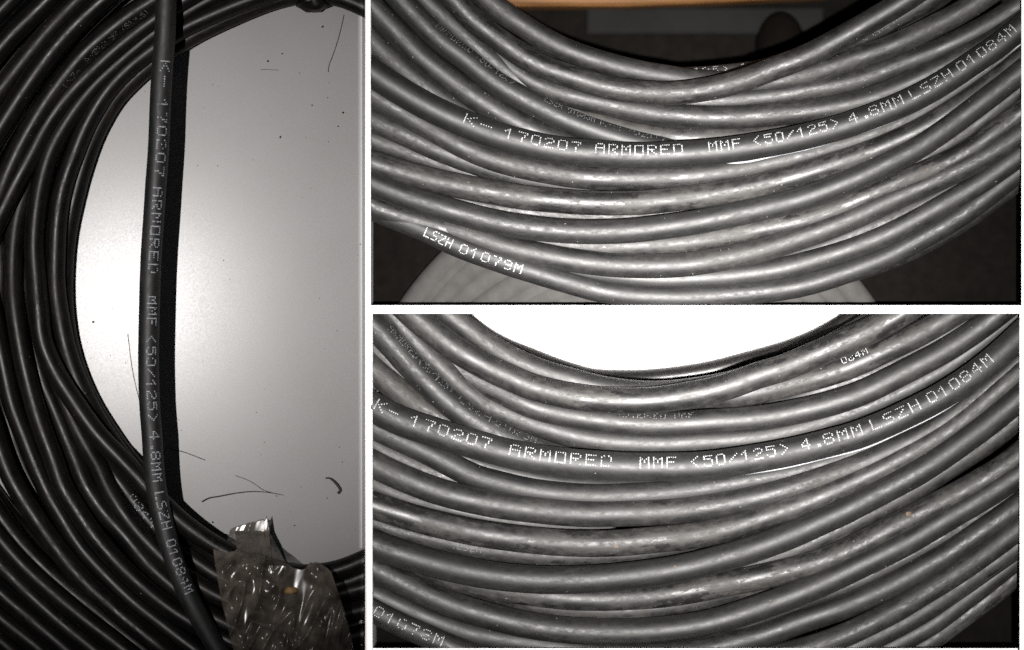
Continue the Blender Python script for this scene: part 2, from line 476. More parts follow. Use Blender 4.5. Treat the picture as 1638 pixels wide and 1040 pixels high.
# ------------------------------------------------------------------ setting: surfaces and the white picture borders, built as walls
v = [W(-120, -120, tilt(-120)), W(586, -120, tilt(586)), W(586, 1160, tilt(586)), W(-120, 1160, tilt(-120))]
lo = [p - Vector((0, 0, 30*S)) for p in v]
o = mesh_obj('tabletop', v + lo, [(3, 2, 1, 0), (4, 5, 6, 7), (0, 1, 5, 4), (1, 2, 6, 5), (2, 3, 7, 6), (3, 0, 4, 7)], 'table', None, False)
tag(o, 'smooth grey painted tabletop under the left coil', kind='structure')
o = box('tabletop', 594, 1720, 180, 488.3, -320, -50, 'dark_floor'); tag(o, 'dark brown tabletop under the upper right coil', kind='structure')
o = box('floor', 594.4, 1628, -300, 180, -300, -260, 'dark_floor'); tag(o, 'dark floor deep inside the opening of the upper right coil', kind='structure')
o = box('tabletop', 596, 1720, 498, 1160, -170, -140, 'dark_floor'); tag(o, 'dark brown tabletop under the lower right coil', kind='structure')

part = thing('border', (590, 495, -230), 'white border strips between the three pictures, built up as walls', 'border')
ZT = 125
box('border_strip', 585.6, 594.4, -140, 1160, -230, ZT, 'white', part, 0.8)
box('border_strip', 594.4, 597.2, 502.0, 1160, -230, ZT - 1, 'white', part, 0.8)
box('border_strip', 594.4, 1720, 488.4, 502.0, -230, 101, 'white', part, 0.8)
def leaning(x0, y0, x1, y1, z0, z1, dx, dy):        # a strip whose inner face leans outwards below its edge
    a, b = [(x0, y0), (x1, y0), (x1, y1), (x0, y1)], [(x0+dx, y0+dy), (x1+40, y0+dy), (x1+40, y1), (x0+dx, y1)]
    v = [W(x, y, z0) for x, y in b] + [W(x, y, z1) for x, y in a]
    f = [(0, 1, 2, 3), (7, 6, 5, 4)] + [((i+1) % 4, i, 4+i, 4+(i+1) % 4) for i in range(4)]
    return mesh_obj('border_strip', v, f, 'white', part, False)
leaning(1630.0, -140, 1720, 488.2, -230, 108, 45, 0)
leaning(1627.0, 502.2, 1720, 1160, -230, 108, 45, 0)
leaning(597.4, 1035.6, 1625.6, 1160, -230, 88, 0, 30)
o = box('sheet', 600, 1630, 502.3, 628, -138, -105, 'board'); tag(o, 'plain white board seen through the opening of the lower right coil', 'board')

# ------------------------------------------------------------------ upper right picture
coilB = thing('cable_coil', (1110, 260, -20), 'grey dusty black cable coil over a dark surface, wooden edge above it', 'cable coil', 'coils of black cable')
dj, sj, cj = 'jacket_dusty', 'jacket_scuffed', 'jacket_clean'
B = [
 ('T0', [(840,40),(930,95),(1000,116),(1075,122),(1130,121),(1185,116),(1260,104),(1330,80),(1420,40),(1480,0),(1540,-60)], -5, 18, dj),
 ('T1', [(700,-70),(778,-2),(820,30),(860,55),(927,87),(985,105),(1025,114),(1067,121),(1110,128),(1170,131),(1250,122),(1330,95),(1420,50),(1520,-20)], (46,46,40,20,10), 18.5, dj),
 ('d',  [(640,-80),(700,-25),(727,2),(752,28),(800,66),(850,99),(925,128),(975,142),(1025,149),(1075,150),(1120,145),(1172,134),(1235,112),(1285,92),(1335,67),(1390,36),(1440,6),(1520,-50)], (74,80,84,84,80), 19, sj),
 ('h',  [(1200,118),(1260,100),(1310,82),(1340,71),(1368,58),(1393,48),(1418,36),(1468,9),(1540,-40)], (20,38,46,46), 18, dj),
 ('g',  [(1040,135),(1110,139),(1180,136),(1250,127),(1305,114),(1368,94),(1430,72),(1488,45),(1543,16),(1620,-35)], (15,45,55,52), 18.5, dj),
 ('e1', [(880,105),(940,135),(1000,152),(1050,160),(1110,162),(1210,156),(1285,145),(1368,129),(1443,102),(1518,71),(1580,40),(1660,-10)], (10,25,45,48,46), 18.5, dj),
 ('e2', [(760,60),(800,95),(850,130),(917,154),(1000,172),(1050,181),(1120,187),(1200,187),(1250,183),(1310,175),(1368,165),(1443,138),(1518,103),(1580,70),(1660,16)], (30,52,62,62,55), 19, dj),
 ('f',  [(830,145),(900,176),(950,195),(1000,208),(1050,216),(1120,221),(1200,219),(1300,205),(1400,180),(1500,135),(1600,75),(1660,35)], (25,36,40,40,30), 18.5, dj),
 ('c',  [(600,-80),(650,-32),(684,2),(735,50),(775,86),(830,129),(880,160),(930,184),(1000,205)], (38,40,42,38,20), 18, dj),
 ('b',  [(560,-80),(620,-22),(660,22),(697,59),(745,96),(790,131),(825,152),(860,171),(900,190),(950,209),(1000,224),(1060,238)], (66,68,70,66,56), 19.5, cj),
 ('a',  [(560,-35),(594,10),(625,42),(665,82),(700,112),(735,140),(790,175),(840,203),(900,228),(960,245)], (58,60,62,58,40), 20, dj),
 ('a2', [(560,20),(590,60),(630,100),(680,140),(740,180),(800,210),(860,232)], (42,42,40,30), 20, dj),
 ('P',  [(560,92),(594,117),(640,147),(695,178),(755,204),(800,220),(850,233),(900,242),(950,247),(1000,250),(1060,249.5),(1110,247),(1180,240),(1250,228),(1310,214),(1368,197),(1443,167),(1500,138),(1560,98),(1600,70),(1625,50),(1660,20)], (102,102,104,104,84), (22.5,19.5), cj),
 ('q1', [(560,128),(594,150),(640,178),(695,211),(750,240),(800,258),(850,271),(900,279),(960,285),(1020,286),(1080,284),(1130,279),(1190,270),(1260,254),(1320,238),(1380,220),(1440,196),(1510,156),(1580,108),(1660,48)], (60,62,64,62,54), (20,19), dj),
 ('q2', [(560,170),(594,191),(640,212),(700,239),(760,262),(820,279),(880,290),(950,297),(1020,299),(1100,292),(1200,275)], (48,50,44,30), 20, dj),
 ('q3', [(560,205),(594,222),(650,243),(720,266),(800,287),(880,300),(960,306)], (38,38,30), 20, dj),
 ('r',  [(560,248),(594,261),(640,275),(700,291),(760,304),(802,311),(860,319),(937,325),(1000,326),(1065,322),(1120,315),(1190,303),(1260,286),(1320,268),(1380,248),(1430,227),(1500,192),(1560,152),(1660,76)], (80,82,82,80,70), (20,19), sj),
 ('r2', [(620,290),(680,308),(740,322),(800,334),(860,341),(930,345),(1000,344),(1080,336),(1160,324)], (30,44,48,30), 18, dj),
 ('s',  [(560,276),(594,293),(640,312),(685,327),(740,343),(790,355),(860,366),(925,371),(975,371),(1037,366),(1100,358),(1160,347),(1220,334),(1285,317),(1340,297),(1380,280),(1413,264),(1460,240),(1508,208),(1560,170),(1610,132),(1660,92)], (84,86,88,88,82), (20,19.5), cj),
 ('s2', [(1100,372),(1170,362),(1240,346),(1310,325),(1380,298),(1440,270),(1500,238),(1560,200),(1610,160),(1660,118)], (30,46,50,48), 18, dj),
 ('v',  [(860,384),(920,392),(990,394),(1050,391),(1120,384),(1185,372),(1270,356),(1335,335),(1380,316),(1430,295),(1488,271),(1540,246),(1590,212),(1660,160)], (40,56,68,70,66), 19, sj),
 ('u',  [(560,318),(600,334),(640,349),(680,359),(715,366),(765,381),(802,393),(860,407),(925,418),(975,424),(1050,425),(1120,420),(1172,411),(1222,398),(1270,383),(1322,366),(1368,347),(1418,324),(1468,302),(1530,273),(1593,240),(1660,195)], (42,66,72,72,66), 19.5, dj),
 ('t',  [(560,312),(594,328),(640,345),(700,364),(765,383),(850,409),(925,431),(1000,442),(1060,446),(1120,444),(1185,439),(1260,428),(1310,414),(1380,390),(1430,369),(1480,343),(1543,307),(1593,275),(1660,228)], (66,58,44,52,54), 19.5, dj),
 ('w1', [(1180,428),(1250,416),(1310,398),(1368,375),(1418,354),(1468,332),(1518,305),(1580,268),(1660,212)], (30,44,46,40), 18, dj),
 ('x',  [(560,318),(620,344),(655,359),(690,374),(730,392),(785,413),(822,426),(860,437),(900,449),(950,463),(1000,471),(1060,475),(1120,474),(1210,467),(1285,456),(1368,430),(1430,404),(1480,378),(1543,341),(1593,304),(1660,250)], (58,68,60,46,40), 18.5, cj),
 ('x2', [(1200,462),(1280,450),(1368,432),(1430,410),(1480,388),(1543,352),(1593,316),(1660,266)], (0,4,6,6), 18.5, dj),
]
U = (0, -1)
TB = [
 ('P', [('K-', (742,198), (784,212)), ('170207', (806,222), (927,246)), ('ARMORED', (952,247), (1090,248)), ('MMF', (1133,245), (1183,240)),
        ('<50/125>', (1205,236), (1338,206)), ('4.', (1358,200), (1388,191)), ('8MM', (1391,189), (1441,168)), ('LSZH', (1455,161), (1521,127)), ('01084M', (1533,119), (1620,54))],
  16.0, 0.42, U, 'ink', 0.015, 1.12),
 ('b', [('ARMORED', (690,52), (745,97)), ('<50/125>', (752,102), (815,146)), ('LSZH 01083M', (865,173), (945,207)), ('K-170207', (955,211), (1060,237))], 13.0, 1.0, U, 'ink_dim', 0.25, 0.9),
 ('T0', [('125> 4', (1112,121), (1195,115)), ('MM', (1207,113), (1240,106))], 15.0, 0.62, U, 'ink', 0.12, 1.0),
 ('h', [('084M', (1380,54), (1432,29))], 12.0, -0.35, U, 'ink_dim', 0.15, 1.0),
 ('x', [('LSZH', (682,371), (724,389)), ('01079M', (738,397), (834,430))], 14.0, -0.10, U, 'ink', 0.04, 1.15),
 ('r2', [('MMF', (868,342), (900,344)), ('<50/', (922,345), (965,345))], 10.0, -0.5, U, 'ink_dim', 0.3, 0.9),
]
tb = coil(B, coilB, RECT_B, TB, None, 100)
tb['P'][0]['label'] = 'topmost turn printed ARMORED and 01084M in white dots'
dust(coilB, tb, 1100, 30, 0.95, 5, RECT_B)
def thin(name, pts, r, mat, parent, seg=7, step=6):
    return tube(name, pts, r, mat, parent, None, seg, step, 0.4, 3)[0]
thin('gleam_strip', [(1090,258,78),(1140,260,82),(1185,261,85),(1240,250,88),(1300,237,89),(1360,219,90),(1430,194,91),(1500,160,91),(1560,122,91),(1632,71,90)], (1.8,1.0), 'gleam', coilB)  # added strip, painted pale for the flash gleam along the printed turn

# things below it
yb = [(790, -0.5), (1000, -0.5), (1140, -6), (1340, -17)]
v = []
for x, y in yb:
    v += [W(x, y, -259), W(x, y - 3, -205), W(x, y - 8, -200), W(x, -90, -200), W(x, -90, -259)]
f = [(4, 3, 2, 1, 0), (15, 16, 17, 18, 19)]
for k in range(3):
    for i in range(5):
        j = (i + 1) % 5; f.append((k*5+i, k*5+j, k*5+5+j, k*5+5+i))
o = mesh_obj('wooden_rail', v, f, 'wood', None, False); tag(o, 'orange brown wooden edge at the top of the upper right picture', 'wooden edge')
o = box('reflection_slab', 940, 1335, -6, 42, -259.6, -250, 'reflection_grey', None, 6); tag(o, 'blurred dark grey reflection painted below the wooden edge', 'reflection')  # slab painted grey as a blurred reflection in the dark surface
V, faces = [], []
for i in range(9):
    a = i / 8 * math.pi / 2
    for k in range(28):
        b_ = k * 2 * math.pi / 28
        V.append(W(1262 + 42 * math.cos(a) * math.cos(b_) * (1 + 0.12 * math.sin(b_)), 52 + 52 * math.cos(a) * math.sin(b_), -260 + 40 * math.sin(a)))
for i in range(8):
    for k in range(28): faces.append((i*28+k, (i+1)*28+k, (i+1)*28+(k+1) % 28, i*28+(k+1) % 28))
o = mesh_obj('knob', V, faces, 'lump'); tag(o, 'dark brown rounded lump in shade beyond the upper right coil', 'knob')
grey = thing('cable_coil', (1022, 745, -50), 'blurred pale grey coil lying deep below the dusty black coil', 'cable coil')
for k in range(8):
    R = 452 - k * 27
    pts = []
    for i in range(61):
        a = math.pi + i / 60 * math.pi
        off = 8 * math.sin(3 * a + k)
        pts.append((1022 - k * 6 + (R + off) * math.cos(a), 745 + (R + off) * math.sin(a), -38 - 3 * (k % 2)))
    tube('cable_turn', pts, 22, 'grey_jacket', grey, (597, 1634, 250, 488), 14, 9, 0.5, k)

# ------------------------------------------------------------------ lower right picture
coilC = thing('cable_coil', (1110, 780, -20), 'dusty black cable coil lying against a bright white board', 'cable coil', 'coils of black cable')
C = [
 ('T0', [(640,420),(700,478),(745,515),(772,536),(815,560),(853,575),(900,592),(949,606),(1000,609),(1058,607),(1120,599),(1214,576),(1266,561),(1320,539),(1362,515),(1420,480)], -89, 16, 'jacket_dark'),  # extra black turn added to darken the shadow band along the opening
 ('shade_fill', [(640,440),(700,500),(745,535),(772,557),(815,581),(853,597),(900,614),(949,627),(1000,630),(1058,628),(1120,620),(1214,597),(1266,582),(1320,560),(1362,536),(1420,500)], -78, 16, 'jacket_dark'),  # second black filler, keeps white board out of that shadow band
 ('T1', [(640,430),(700,488),(746,526),(811,571),(860,593),(910,608),(975,624),(1050,630),(1150,618),(1250,590),(1340,550),(1440,490)], (44,44,38,20,10), 20, dj),
 ('d',  [(600,445),(660,503),(694,532),(735,563),(775,585),(811,602),(850,619),(890,629),(928,636),(993,641),(1050,640),(1110,630),(1166,617),(1216,599),(1258,586),(1297,570),(1338,553),(1380,534),(1420,513),(1480,475)], (70,76,80,80,76), 21.5, sj),
 ('g',  [(1000,640),(1060,639),(1110,635),(1188,631),(1240,620),(1292,608),(1335,595),(1380,578),(1420,559),(1480,529),(1530,500),(1580,470)], (20,44,54,54), 20, dj),
 ('e',  [(680,555),(740,595),(800,627),(850,650),(928,668),(990,676),(1050,679),(1110,677),(1188,672),(1258,662),(1318,648),(1380,628),(1440,600),(1510,562),(1570,522),(1630,475)], (24,48,56,56,50), 20.5, dj),
 ('e3', [(1300,630),(1380,603),(1440,577),(1500,545),(1560,508),(1620,462)], (14,30,34), 19, dj),
 ('f',  [(700,600),(760,636),(811,662),(860,682),(928,700),(990,708),(1050,711),(1110,709),(1188,703),(1240,695),(1318,675),(1380,654),(1440,628),(1520,583),(1590,532),(1660,475)], (20,32,38,38,32), 20.5, dj),
 ('c',  [(570,440),(620,497),(650,531),(680,563),(710,592),(740,620),(780,650),(830,680)], (44,44,40,16), 19, dj),
 ('b',  [(545,470),(597,521),(624,549),(655,583),(690,618),(715,641),(760,674),(811,702),(850,719),(900,735)], (64,66,68,64,54), 21.5, cj),
 ('a',  [(550,545),(597,591),(630,619),(660,643),(700,668),(740,688),(800,712),(860,730)], (50,52,46,30), 21, dj),
 ('a3', [(550,520),(597,556),(630,588),(670,622),(720,658)], (36,36,30), 20, dj),
 ('P',  [(560,626),(597,650),(642,673),(694,691),(725,701),(772,714),(811,724),(860,733),(928,741),(990,745.5),(1050,746.5),(1110,744.5),(1180,737.5),(1255,725),(1318,710),(1370,695),(1446,663),(1498,637),(1560,596),(1602,561),(1632,534),(1660,508)], (100,102,104,104,80), (24,21.5), cj),
 ('q1', [(560,662),(600,685),(637,702),(668,716),(720,743),(760,762),(811,776),(860,786),(930,793),(990,794),(1050,790),(1110,783),(1180,772),(1250,759),(1320,742),(1380,722),(1450,690),(1520,648),(1590,595),(1660,532)], (56,60,64,62,54), (20,20), cj),
 ('q0', [(700,712),(760,742),(811,757),(880,772),(950,779),(1030,780),(1100,775),(1180,764)], (34,44,44,30), 19, dj),
 ('q2', [(560,722),(597,742),(642,763),(694,783),(746,797),(798,808),(860,816),(920,820),(985,821),(1050,819),(1120,812),(1188,801),(1255,784),(1318,764),(1380,742),(1440,715),(1510,675),(1580,622),(1660,552)], (72,74,76,76,66), (22,20), dj),
 ('q3', [(1120,822),(1200,808),(1270,790),(1340,768),(1400,745)], (24,40,30), 18, dj),
 ('r',  [(560,795),(597,808),(642,822),(694,836),(746,848),(798,857),(860,864),(920,868),(985,868),(1050,863),(1120,854),(1180,840),(1240,820),(1305,797),(1370,768),(1430,738),(1500,700),(1560,656),(1660,570)], (78,80,82,82,72), (22,20.5), sj),
 ('g1', [(560,690),(597,712),(650,738),(720,765),(800,786),(880,800)], (46,44,30), 20, dj),
 ('g2', [(560,752),(597,774),(650,796),(720,814),(800,830),(900,840)], (48,46,30), 20, dj),
 ('r2', [(560,822),(597,836),(640,850),(690,862),(746,874),(798,881),(860,887),(930,888),(1000,885),(1080,873),(1150,856)], (30,46,48,34), 19, dj),
 ('s',  [(560,850),(597,868),(642,885),(694,901),(746,913),(798,921),(860,926),(920,926),(985,922),(1050,914),(1120,901),(1188,883),(1253,859),(1305,837),(1380,801),(1420,780),(1480,746),(1540,706),(1600,660),(1660,608)], (86,88,90,90,84), (23,21), cj),
 ('s2', [(1120,920),(1200,902),(1270,880),(1320,858),(1368,834),(1420,806),(1472,777),(1530,740),(1590,700),(1660,640)], (34,52,58,54), 19, dj),
 ('v',  [(560,862),(640,898),(700,919),(746,931),(798,941),(860,951),(920,957),(985,958),(1050,953),(1110,943),(1188,928),(1255,914),(1318,896),(1380,869),(1446,834),(1498,807),(1550,781),(1600,750),(1660,705)], (40,54,64,72,66), 21, sj),
 ('v2', [(800,950),(860,967),(930,974),(1000,975),(1070,968),(1140,953),(1200,938)], (34,46,50,46,34), 19, dj),
 ('u',  [(560,888),(597,908),(642,931),(694,956),(746,975),(798,989),(860,1001),(920,1008),(985,1010),(1050,1007),(1120,998),(1188,980),(1240,962),(1318,930),(1380,901),(1420,881),(1472,853),(1513,830),(1576,793),(1660,738)], (66,72,76,76,70), (22,21), dj),
 ('w1', [(1180,1000),(1250,975),(1318,950),(1368,932),(1410,912),(1446,893),(1511,858),(1550,835),(1600,805),(1660,765)], (34,44,46,40), 18, dj),
 ('w',  [(560,935),(597,951),(642,972),(694,994),(746,1012),(798,1022),(860,1032),(950,1044),(1060,1048),(1130,1040),(1200,1022),(1280,995),(1340,975),(1390,953),(1446,926),(1511,889),(1550,863),(1600,830),(1660,785)], (28,30,44,58,56), 20.5, dj),
 ('w3', [(1230,1055),(1300,1035),(1368,1009),(1420,983),(1485,944),(1550,903),(1602,866),(1660,822)], (56,60,60), 19.5, dj),
 ('x',  [(1280,1070),(1330,1051),(1368,1034),(1420,1010),(1472,981),(1524,947),(1576,910),(1660,850)], (40,42,42), 20, dj),
 ('z',  [(1370,1062),(1446,1026),(1498,996),(1550,956),(1600,918),(1660,868)], (20,22,22), 19, dj),
 ('y2', [(1420,1075),(1480,1034),(1537,994),(1589,955),(1660,892)], (4,6,6), 18.5, dj),
 ('y',  [(560,956),(597,976),(640,998),(690,1021),(740,1042),(800,1064)], (62,64,60), 19, cj),
]
TC = [
 ('P', [('K-', (600,652), (634,670)), ('170207', (656,678), (783,717)), ('ARMORED', (815,725), (976,745)), ('MMF', (1023,747), (1079,746)),
        ('<50/125>', (1105,745), (1258,724)), ('4.', (1282,719), (1312,711)), ('8MM', (1317,710), (1376,693)), ('LSZH', (1393,686), (1467,653)), ('01084M', (1483,645), (1583,579))],
  17.0, 0.36, U, 'ink', 0.015, 1.22),
 ('b', [('ARMORED', (612,537), (655,583)), ('<50/125>', (660,588), (712,638)), ('LSZH', (725,650), (775,685)), ('01083M', (785,690), (850,719))], 14.0, 0.95, U, 'ink_dim', 0.3, 0.95),
 ('g', [('084M', (1352,590), (1392,573))], 12.0, 0.75, U, 'ink', 0.15, 1.0),
 ('r2', [('LSZH', (733,871), (770,877))], 10.0, -0.1, U, 'ink_dim', 0.08, 1.0),
 ('e', [('ARMORED MMF', (990,676), (1110,677))], 10.0, 0.75, U, 'ink_dim', 0.35, 0.9),
 ('y', [('01073M', (600,978), (706,1028))], 15.5, 0.18, U, 'ink', 0.03, 1.2),
]
tcx = coil(C, coilC, RECT_C, TC, None, 200)
tcx['P'][0]['label'] = 'topmost turn printed ARMORED and 01084M in white dots'
dust(coilC, tcx, 1100, 30, 0.95, 8, RECT_C)
thin('gleam_strip', [(1030,762,78),(1080,766,82),(1120,766,85),(1180,759,86),(1255,747.5,88),(1318,733,89),(1380,717,90),(1446,688,91),(1498,662,91),(1560,621,91),(1632,560,90)], (1.9,1.0), 'gleam', coilC)  # pale strip added as the bright gleam below the printed turn

for par, x, y, z, g in ((coilB, 1088, 326, 96, 5), (coilB, 1482, 272, 86, 5), (coilB, 1160, 345, 104, 6), (coilC, 985, 873, 100, 5.5), (coilC, 1078, 905, 108, 6), (coilC, 1452, 822, 90, 6)):
    V, faces = [], []
    rng = random.Random(int(x))
    for a in range(4):
        for k in range(9):
            R_ = g * math.cos(a * 0.5) * rng.uniform(0.6, 1.2); V.append(W(x + R_*1.1*math.cos(k*0.698), y + R_*0.75*math.sin(k*0.698), z + a * g * 0.22))
    for a in range(3):
        for k in range(9): faces.append((a*9+(k+1) % 9, a*9+k, a*9+9+k, a*9+9+(k+1) % 9))
    faces.append(tuple(27 + k for k in range(8, -1, -1)))
    mesh_obj('clay_crumb', V, faces, 'clay', par, False)

# ------------------------------------------------------------------ left picture
coilA = thing('cable_coil', (300, 500, 0), 'near black cable coil resting on the grey table, bound with brown tape', 'cable coil', 'coils of black cable')
k_ = 'jacket_dark'
A = [
 ('a0', [(-60,85),(-20,35),(15,0),(60,-45)], 50, 17, k_),
 ('a1', [(-80,190),(-30,115),(0,77),(25,50),(50,25),(75,0),(130,-50)], 62, 17.5, k_),
 ('a2', [(-70,235),(-20,165),(10,127),(37,94),(75,49),(100,22),(125,-3),(180,-50)], 40, 17, k_),
 ('a3', [(-60,310),(-30,252),(0,204),(32,155),(62,112),(100,63),(125,36),(160,4),(220,-40)], 66, 18, k_),
 ('a4', [(-40,400),(-10,328),(20,259),(45,210),(82,149),(112,110),(140,79),(175,49),(225,13),(300,-30)], 62, 17.5, k_),
 ('a5', [(-60,450),(-20,380),(0,341),(22,298),(52,243),(70,208),(105,157),(150,110),(195,69),(250,27),(320,-15)], (60,58,50,46), 17, k_),
 ('a6', [(440,-60),(360,-15),(300,18),(247,52),(200,91),(150,137),(110,187),(82,236),(65,290),(57,340),(54,400),(57,450),(61,492),(68,545),(90,597),(117,641),(152,690),(190,731),(208,750),(245,790),(300,842),(370,886),(450,916),(530,914),(620,880)], (34,40,50,64,70,66,50), 16.5, k_),
 ('a7', [(560,-60),(480,-28),(420,-8),(350,18),(290,46),(247,75),(205,108),(170,145),(140,192),(118,243),(102,290),(91,350),(87,415),(88,465),(94,510),(106,565),(132,632),(172,702),(220,765),(290,845),(370,905),(450,938),(530,938),(620,905)], (30,36,40,44,36,26,24), 16, k_),
 ('a8', [(640,42),(590,14),(540,-6),(490,-12),(440,-3),(370,24),(302,57),(245,96),(212,124),(182,155),(155,200),(132,255),(114,320),(100,400),(97,450),(100,505),(112,570),(142,645),(184,712),(230,770),(300,856),(380,918)], (17,18,18,18,17), 16, k_),
 ('b1', [(90,190),(62,250),(38,300),(24,350),(18,400),(18,450),(21,490),(32,560),(48,625),(67,690),(86,740),(98,775),(124,818),(160,868),(210,922),(270,972),(340,1012),(420,1050)], (20,34,50,58,58,50), 16.5, k_),
 ('b1b', [(30,430),(38,500),(50,560),(65,612),(81,648),(100,693),(119,738),(133,772),(161,815),(202,861),(240,905),(290,950),(350,992),(430,1025),(520,1040)], (18,24,36,42,42), 16, k_),
 ('b1c', [(70,560),(98,640),(118,683),(140,722),(156,749),(170,780),(196,821),(231,864),(265,898),(320,938),(400,975),(500,990),(620,965)], (18,30,44,44,40), 16, k_),
 ('sl', [(120,665),(160,735),(190,775),(215,808),(245,843),(300,890),(380,938),(480,960),(620,930)], (17,18,24,24), 16, k_),
 ('b0', [(-25,440),(-10,520),(3,585),(16,642),(40,707),(59,755),(75,789),(98,828),(130,878),(173,925),(216,965),(260,1000),(340,1060)], (40,44,46,44), 16.5, k_),
 ('m1', [(-50,600),(-15,675),(0,722),(18,765),(45,812),(87,873),(144,939),(187,977),(270,1045)], (58,60,60), 17, k_),
 ('m2', [(-60,745),(-20,800),(0,830),(55,895),(110,945),(170,993),(250,1055)], (40,42,42), 17, k_),
 ('m3', [(-60,790),(-20,838),(0,862),(37,904),(87,950),(130,985),(165,1012),(240,1070)], (62,64,64), 16.5, k_),
 ('m4', [(-60,840),(-20,884),(0,905),(37,942),(87,988),(140,1030),(190,1070)], (50,52,52), 17, k_),
 ('m5', [(-60,885),(-20,928),(0,948),(43,984),(95,1028),(150,1075)], (64,66,66), 17, k_),
 ('m6', [(-60,930),(-20,970),(0,988),(23,1007),(60,1037),(110,1080)], (56,58,58), 17, k_),
 ('m7', [(-60,975),(-20,1010),(10,1035),(50,1070)], (50,50), 17, k_),
 ('n1', [(250,960),(330,1003),(420,1024),(500,1030),(620,1005)], (22,24,24), 16, k_),
 ('n2', [(300,1040),(420,1062),(520,1070),(620,1045)], (22,24,24), 16, k_),
 ('n3', [(0,640),(30,740),(80,830),(150,915),(240,990),(340,1050)], (14,16,16), 16, k_),
 ('n4', [(-40,760),(30,850),(110,930),(200,1000),(290,1060)], (14,16,16), 16, k_),
 ('n5', [(-40,880),(40,960),(140,1040),(180,1070)], (18,18), 18, k_),
 ('n9', [(-40,250),(-14,340),(-4,420),(-8,500),(-14,600),(-30,700)], 18, 18, k_),
 ('n10', [(10,330),(2,400),(0,470),(4,540),(16,610),(50,700)], 14, 15, k_),
 ('n11', [(-20,640),(0,700),(40,790),(100,880),(180,960)], 14, 15, k_),
 ('n6', [(-40,160),(20,80),(90,5),(130,-40)], (16,16), 18, k_),
 ('n7', [(-40,270),(15,180),(80,90),(150,15),(210,-40)], (16,16), 18, k_),
 ('n8', [(-40,420),(0,330),(50,220),(120,120),(200,45),(290,-20)], (18,18), 18, k_),
]
TA = [
 ('a4', [('ARMORED MMF <50/125>', (132,90), (232,10)), ('LSZH', (95,130), (118,104))], 10.0, -0.75, (-0.7, -0.7), 'ink_dim', 0.45, 0.8),
 ('sl', [('084M', (206,797), (244,843))], 12.0, 0.15, (0.7, -0.7), 'ink_grey', 0.2, 1.0),
 ('a8', [('ARMORED', (112,570), (134,630))], 9.0, 0.4, (0.9, -0.3), 'ink_dim', 0.4, 0.8),
]
ta = coil(A, coilA, RECT_A, TA, None, 300)
dust(coilA, ta, 420, 30, 0.95, 9, RECT_A)
strand = thing('cable_strand', (250, 500, 0), 'loose black cable strand printed 01084M crossing the grey table from top to bottom', 'cable')
SP = [(276,-90),(269,-5),(266,60),(262,112),(255,250),(250,320),(245,400),(241.5,490),(239.5,588),(242,650),(245.5,695),(248,745),(254,793),(265,843),(281,897),(297,938),(314,975),(334,1012),(370,1075)]
zs = [96]*4 + [98, 100, 100, 100, 100, 100, 100, 98, 94, 92, 90, 86, 80, 72, 60]
so, sF, sr = tube('cable_jacket', [(x, y, z + tilt(x)) for (x, y), z in zip(SP, zs)], (17.2, 16.2), 'jacket_clean', strand, RECT_A, 26, 6, 0.5, 41)
printing(so, sF, sr, [('K-', (262,100), (261,140)), ('170207', (259,162), (254,282)), ('ARMORED', (251,302), (243,436)), ('MMF', (242,475), (240,520)),
   ('<50/125>', (240,538), (244,672)), ('4.', (245,690), (247,718)), ('8MM', (247,722), (251,767)), ('LSZH', (253,786), (264,845)), ('01084M', (270,864), (300,946))],
   14.5, 0.33, (1, 0.1), 'ink_grey', 0.05, 1.25, 77)

# tape wrapped round the lower part of the coil, with a torn flap standing on the table side
top = [(341,868),(352,869),(362,872),(365,860),(367,849),(372,845),(379,842),(392,838),(405,835),(415,832),(420,831),(424,832),(427,824),(425,838),(422,849),(424,857),(427,865),(435,875),(446,884),(457,895),(468,905),(479,908),(489,908),(493,903),(497,899),(503,897),(508,897),(516,900),(524,905),(532,913)]
NU, NV = 130, 120
RIDGES = [(402,943,418,970,3,9),(418,970,440,1002,3,8),(410,1012,432,1050,4,13),(398,890,432,930,4,7),(440,1000,462,1050,4,5),(470,1000,482,1015,4,5),(345,872,400,1060,5,5),(507,990,515,1003,3,4),(500,915,540,950,3,6)]
def lerp_list(L, u):
    f = u * (len(L) - 1); k = min(int(f), len(L) - 2); t = f - k
    return (L[k][0] + (L[k+1][0]-L[k][0])*t, L[k][1] + (L[k+1][1]-L[k][1])*t)
V, faces = [], []
for j in range(NV + 1):
    w = j / NV
    for i in range(NU + 1):
        u = i / NU
        tx, ty = lerp_list(top, u)
        ty += 1.5 * noise.noise(Vector((u * 40, 0, 0)))
        bx, by = 386 + 190 * u, 1075
        bow = math.sin(w * math.pi) * (8 * (u - 0.5))
        x, y = tx + (bx - tx) * w + bow, ty + (by - ty) * w
        hgt = 32 + 64 * min(1, max(0, (y - 852) / 48.0)) ** 0.8
        q = Vector((x * 0.030 + y * 0.010, y * 0.006 - x * 0.004, 2.0))
        fold = 1 - abs(noise.noise(q)) * 2.2
        q2 = Vector((x * 0.050 + y * 0.016, y * 0.010, 7.0))
        fold2 = 1 - abs(noise.noise(q2)) * 2.0
        z = hgt + (10 * max(0, fold) ** 3 + 3.5 * max(0, fold2) ** 2 + 1.5 * noise.noise(Vector((x*0.03, y*0.03, 1)))) * min(1, 0.25 + w * 2.5)
        for (ax, ay, bx_, by_, amp, wd) in RIDGES:                 # long creases of the pulled film
            L2 = (bx_-ax)**2 + (by_-ay)**2
            t = min(1, max(0, ((x-ax)*(bx_-ax) + (y-ay)*(by_-ay)) / L2))
            d2 = (x-ax-t*(bx_-ax))**2 + (y-ay-t*(by_-ay))**2
            z += amp * math.exp(-d2 / (2*wd*wd))
        V.append(W(x, y, z + tilt(x)))
n = NU + 1
